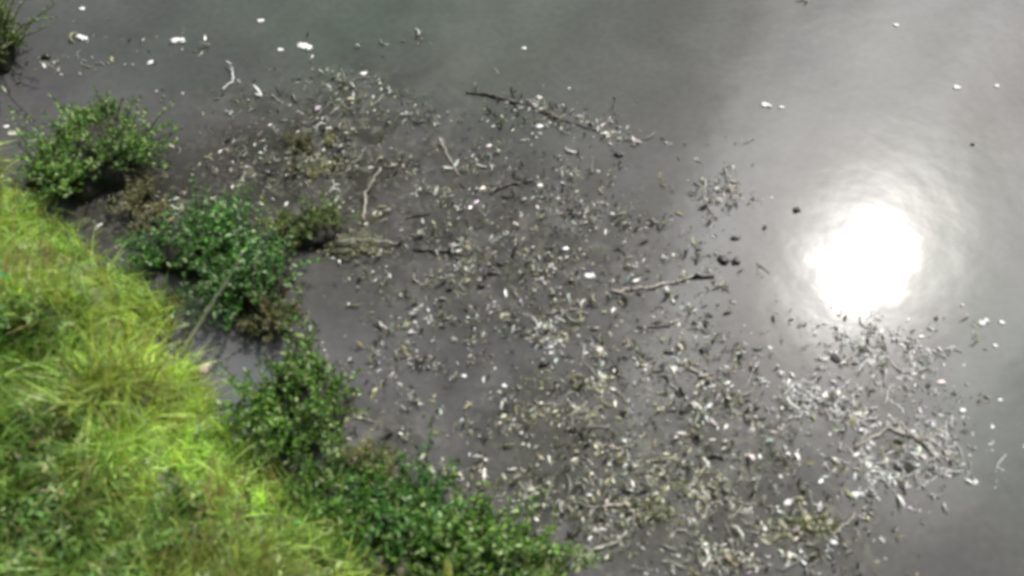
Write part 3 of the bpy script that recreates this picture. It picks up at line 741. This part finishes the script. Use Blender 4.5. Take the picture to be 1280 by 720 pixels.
raft(560, 590, 50, 12, 14, 60, 'pale scraps just above the largest green clump', 0.35, OL)

# ------------------------------------------------------------------ white flecks, dark bits
for i, (px, py, s_, lab) in enumerate([
    (220, 51, 12, 'largest white fleck alone in open water near the upper left'),
    (101, 47, 11, 'white double fleck second from the far end of the bank'),
    (379, 58, 13, 'white ragged fleck right of the largest white one'),
    (325, 26, 8, 'small white fleck above the ragged fleck'),
    (102, 11, 7, 'small white fleck on the upper edge near the bank'),
    (188, 78, 7, 'flat pale fleck below the largest white one'),
    (350, 62, 6, 'tiny white fleck just left of the ragged fleck'),
    (956, 131, 9, 'white fleck above the sun glare, larger of a pair'),
    (977, 134, 6, 'white fleck above the sun glare, smaller of a pair'),
    (1120, 31, 6, 'lone pale fleck near the upper edge above the glare'),
    (1196, 109, 8, 'flat pale fleck upper right beyond the glare'),
    (1246, 107, 6, 'small pale fleck nearest the right picture edge'),
    (1228, 403, 9, 'pale wedge shaped fleck right of the bright raft'),
    (1252, 403, 6, 'narrow pale fleck beside the wedge shaped one'),
    (1244, 432, 5, 'tiny white dot below the wedge shaped fleck'),
    (1203, 513, 7, 'white fleck off the right end of the bright lace'),
    (1250, 500, 5, 'tiny fleck alone in greenish water at the right'),
    (1070, 618, 10, 'bright white fleck just below the bright lace'),
    (1042, 678, 8, 'white fleck on the lowest olive mound'),
    (985, 628, 9, 'round white fleck upper left of the lowest mound'),
    (735, 345, 9, 'whitish round fleck in the middle of the litter'),
    (675, 232, 7, 'bright white fleck beside the dark curved twig'),
    (674, 158, 8, 'white fleck under the dark branch'),
    (454, 92, 8, 'white fleck crowning the greenish fringe'),
    (630, 482, 6, 'white speck in bare grey water above the yellow ring'),
    (580, 470, 6, 'double white speck in bare grey water left of the yellow ring'),
    (805, 462, 6, 'small white speck right of the yellow ring'),
    (655, 60, 5, 'tiny fleck alone in open water above the dark branch'),
    (8, 158, 6, 'white fleck against the bank grass at the left picture edge'),
    (835, 575, 7, 'white fleck at the head of the long olive raft'),
]):
    c = at(px, py, 0.002); r_ = (at(px + s_, py) - at(px, py)).length
    mbx = lump(r_ * 0.62, r_ * 0.42, r_ * 0.1, 20 + i * 1.7, 2, 0.6)
    if s_ >= 9:
        m2 = lump(r_ * 0.35, r_ * 0.3, r_ * 0.1, 50 + i * 1.3, 2, 0.6)
        mbx.add([v + Vector((r_ * 0.6, r_ * random.uniform(-.3, .3), 0)) for v in m2.v], m2.f)
    tag(link('foam_fleck', mbx.mesh('foam_fleck', M['foam']), loc=c, rot=(0, 0, random.uniform(-.5, .5))), lab, 'fleck', 'white flecks floating on the water')
for i, (px, py, s_, lab) in enumerate([
    (773, 193, 8, 'round black bit in clear water below the end of the dark branch'),
    (996, 262, 8, 'oval dark bit at the left rim of the sun glare'),
    (956, 284, 5, 'smaller dark bit left of the oval one at the glare'),
    (905, 325, 13, 'dark curled leaf just above the black stub'),
    (920, 327, 9, 'smaller dark curled leaf closest to the glare'),
    (917, 297, 6, 'dark crumb above the two curled leaves'),
    (57, 71, 9, 'dark flat bit in open water near the far bank end'),
    (880, 438, 9, 'dark soft lump above the thin grey raft'),
    (942, 461, 8, 'dark crumb left of the loose whitish raft'),
    (1216, 180, 4, 'tiny black dot upper right beyond the glare'),
    (563, 361, 9, 'black leaf at the lower left of the rotting heap'),
    (601, 358, 9, 'black leaf at the lower right of the rotting heap'),
    (680, 455, 10, 'dark lump under the cluster of white scraps'),
    (712, 262, 7, 'black curl in the dark speckled tangle'),
    (625, 330, 7, 'black scrap at the foot of the upright black stub'),
]):
    c = at(px, py, 0.004); r_ = (at(px + s_, py) - at(px, py)).length
    tag(link('dark_scrap', lump(r_ * 0.6, r_ * 0.42, r_ * 0.3, 80 + i * 1.9, 2, 0.8).mesh('dark_scrap', M['dark']), loc=c, rot=(0, 0, random.uniform(-.5, .5))), lab, 'dark scrap', 'blackened scraps on the water')

# ------------------------------------------------------------------ loose litter
def scrap_mesh(kind, col):
    mb_ = MB()
    up = Vector((0, 0, 1))
    if kind == 0:       # curled leaf
        leaf(mb_, Vector((-0.5, 0, 0.05)), Vector((1, 0, 0.25)), up, 1.05, 0.34, col, 0.45, 0.3)
    elif kind == 1:     # crumpled flake
        leaf(mb_, Vector((-0.5, 0, 0.0)), Vector((1, 0.1, 0.5)), Vector((0.1, .3, 1)), 0.9, 0.75, col, 0.7, -0.25)
    elif kind == 2:     # sprout of three leaves
        for a in (0.2, 2.2, 4.1):
            leaf(mb_, Vector((0, 0, -0.05)), Vector((math.cos(a), math.sin(a), 0.7)), up, 0.8, 0.2, jit(col, .2), 0.4, 0.2)
    elif kind == 3:     # short bent strand
        tube(mb_, [Vector((-0.6, -0.2, 0)), Vector((-0.35, 0.12, 0.1)), Vector((0.05, 0.24, 0.14)), Vector((0.4, 0.1, 0.1)), Vector((0.55, -0.25, 0))], [0.05, 0.09, 0.1, 0.08, 0.04], col, 5)
    else:               # upright forked sprig
        leaf(mb_, Vector((0, 0, -0.1)), Vector((0.25, 0.1, 1)), Vector((0, -1, 0.3)), 1.25, 0.22, col, 0.2, 0.2)
        leaf(mb_, Vector((0, 0, -0.1)), Vector((-0.5, 0.1, 0.8)), Vector((0, -1, 0.3)), 0.7, 0.2, jit(col, .2), 0.3, 0.2)
    return mb_
TINTS = {'white': (0.72, 0.72, 0.67), 'grey green': (0.2, 0.215, 0.155), 'straw coloured': (0.27, 0.26, 0.145), 'brown': (0.03, 0.027, 0.018)}  # the white tint puts bright wet highlights into the scraps' colour
KINDS = ['curled leaf', 'crumpled flake', 'three leaved sprout', 'bent strand', 'forked sprig']
NAMES = ['floating_leaf', 'floating_flake', 'weed_sprout', 'weed_strand', 'weed_sprig']
CLUST = [(110, 55, 70, 25, .25), (440, 120, 55, 30, 1.0), (400, 185, 70, 45, 1.3), (290, 190, 55, 55, .9), (200, 265, 50, 25, .8), (560, 180, 80, 35, .8), (690, 145, 70, 18, .8), (680, 205, 100, 45, .9),
         (640, 245, 70, 28, 1.0), (750, 265, 70, 25, 1.0), (900, 250, 28, 30, .6), (600, 320, 100, 45, 1.8), (720, 340, 80, 45, 1.3), (690, 410, 70, 28, 1.0), (880, 330, 60, 28, .6),
         (530, 400, 60, 40, .9), (750, 480, 90, 35, 1.6), (660, 540, 90, 28, 1.3), (850, 460, 60, 45, 1.2), (900, 540, 80, 55, 2.0), (820, 620, 90, 45, 1.9), (720, 640, 80, 45, 1.5),
         (1000, 640, 70, 50, 1.6), (1060, 520, 60, 55, 1.2), (1150, 560, 45, 35, .6), (1100, 435, 60, 28, .7), (1190, 460, 60, 70, .25), (900, 700, 90, 25, 1.2), (480, 480, 50, 50, .7), (800, 400, 90, 80, .9), (400, 290, 60, 25, .7), (640, 400, 280, 200, 2.4), (360, 160, 120, 70, 1.0), (480, 240, 100, 50, .8)]
REG = [((128, 200), 'the rounded clump'), ((220, 51), 'the largest white fleck'), ((379, 58), 'the ragged white fleck'), ((285, 95), 'the white curled stem'), ((101, 47), 'the white double fleck'),
       ((440, 118), 'the greenish fringe'), ((395, 205), 'the brownish mound in the dark shallows'), ((464, 240), 'the pale twig in the dark shallows'), ((560, 195), 'the pale knobbly stem'),
       ((640, 125), 'the thin dark branch'), ((640, 225), 'the short whitish tilted twig'), ((741, 207), 'the upright pale stub'), ((773, 193), 'the round black bit'), ((820, 172), 'the end of the dark branch'),
       ((735, 262), 'the dark speckled tangle'), ((900, 235), 'the tangle beside the glare'), ((520, 268), 'the short black twig'), ((545, 313), 'the level black twig'), ((590, 340), 'the rotting black heap'),
       ((645, 310), 'the upright black stub'), ((735, 345), 'the round whitish fleck'), ((820, 357), 'the longest greyish branch'), ((905, 325), 'the two dark curled leaves'), ((817, 409), 'the thin level dark twig'),
       ((690, 420), 'the tight white cluster'), ((680, 455), 'the dark lump'), ((560, 400), 'the bare grey water mid picture'), ((480, 430), 'the broad bushy clump'), ((580, 470), 'the double white speck'),
       ((700, 510), 'the yellowish ring'), ((880, 465), 'the pale slanting stem'), ((905, 505), 'the thin grey raft'), ((1006, 492), 'the loose whitish raft'), ((1060, 512), 'the narrow string of glint whitened weed'),
       ((1115, 445), 'the bright wide raft'), ((1150, 558), 'the crossed pale stems'), ((1085, 580), 'the small whitish raft'), ((1228, 403), 'the wedge shaped fleck'), ((765, 556), 'the flat curved stem'),
       ((830, 600), 'the long olive raft'), ((780, 636), 'the hooked pale stem'), ((910, 640), 'the raft between two mounds'), ((1012, 655), 'the lowest olive mound'), ((745, 688), 'the thick bent stem'),
       ((900, 700), 'the scraps on the lower edge'), ((600, 600), 'the largest green clump'), ((650, 560), 'the brown scraps by the largest clump'), ((500, 540), 'the sparse sprigs'), ((210, 270), 'the dark mud strip'), ((435, 308), 'the olive fringe mound'), ((945, 578), 'the dark sunken patch')]
wsum = np.array([c[4] for c in CLUST]); wsum = wsum / wsum.sum()
def sample_px():
    while True:
        i = int(rng.choice(len(CLUST), p=wsum)); c = CLUST[i]
        px, py = rng.normal(c[0], c[2] * .8), rng.normal(c[1], c[3] * .8)
        if not (-60 < px < 1340 and -40 < py < 780): continue
        p = at(px, py)
        if edge_dist(np.array([[p.x, p.y]]))[0] > -0.09: continue
        if px > 1230 or (px > 960 and py < 390): 
            if rng.random() > 0.06: continue
        return px, py, p
subs = [sample_px() for _ in range(560)]
def sample_clumped():
    if rng.random() < 0.3: return sample_px()
    while True:
        i = int(rng.integers(len(subs))); px, py, _ = subs[i]
        r_ = 7 + 16 * ((i * 37) % 100) / 100; a = (i * 2.399) % 6.28
        u, v = rng.normal(0, r_), rng.normal(0, r_ * 0.35)
        qx, qy = px + u * math.cos(a) - v * math.sin(a), py + 0.8 * (u * math.sin(a) + v * math.cos(a))
        p = at(qx, qy)
        if edge_dist(np.array([[p.x, p.y]]))[0] > -0.07: continue
        return qx, qy, p
protos = {}
for kn, k in zip(KINDS, range(5)):
    for tn, tc in TINTS.items():
        protos[(k, tn)] = None
mats_obj = M['bits']
for i in range(900):
    px, py, p = sample_clumped()
    k = int(rng.choice(5, p=[.24, .08, .2, .26, .22])); tn = str(rng.choice(list(TINTS), p=[.32, .27, .14, .27]))
    L = float(rng.choice([rng.uniform(0.016, 0.03), rng.uniform(0.026, 0.052)]))
    loc = (p.x, p.y, float(rng.uniform(-0.2, 0.12)) * L)
    rot = (float(rng.normal(0, .45)), float(rng.normal(0, .45)), float(rng.uniform(0, 6.28)))
    j = min(range(len(REG)), key=lambda q: (REG[q][0][0] - px) ** 2 + (1.4 * (REG[q][0][1] - py)) ** 2)
    if protos[(k, tn)] is None:
        protos[(k, tn)] = scrap_mesh(k, TINTS[tn]).mesh(NAMES[k], mats_obj, k == 3)
    o = link(NAMES[k], protos[(k, tn)], loc=loc, rot=rot, scale=(L, L * float(rng.uniform(.8, 1.2)), L))
    dx_, dy_ = px - REG[j][0][0], py - REG[j][0][1]
    side = ('right of' if dx_ > 0 else 'left of') if abs(dx_) > abs(dy_) else ('below' if dy_ > 0 else 'above')
    ph = f'{tn} {KINDS[k]} {"close" if math.hypot(dx_, dy_) < 28 else "some way"} {side} {REG[j][1]}'
    ph = ph.replace('close above', 'just above').replace('close below', 'just below').replace('close right', 'just right').replace('close left', 'just left')
    tag(o, ph, 'leaf scrap' if k in (0, 1) else 'water weed', ph)

# the uncountable small crumbs
cm = MB()
for i in range(11000):
    px, py, p = sample_clumped()
    L = float(rng.gamma(2.2, 0.0046)) + 0.003
    tn = str(rng.choice(list(TINTS), p=[.16, .32, .18, .34]))
    a = rng.uniform(0, 6.28)
    leaf(cm, Vector((p.x, p.y, float(rng.uniform(-0.002, 0.004)))), Vector((math.cos(a), math.sin(a), float(rng.uniform(-.1, .5)))) if rng.random() < 0.6 else Vector((math.cos(a) * .5, math.sin(a) * .5, 1)), Vector((float(rng.normal(0, .3)), float(rng.normal(0, .3)), 1)), L, L * float(rng.uniform(.16, .5)), jit(TINTS[tn], .3), 0.3)
tag(link('floating_litter', cm.mesh('floating_litter', M['bits'], False)), 'fine pale crumbs and leaf bits scattered over the murky water', 'litter', kind='stuff')
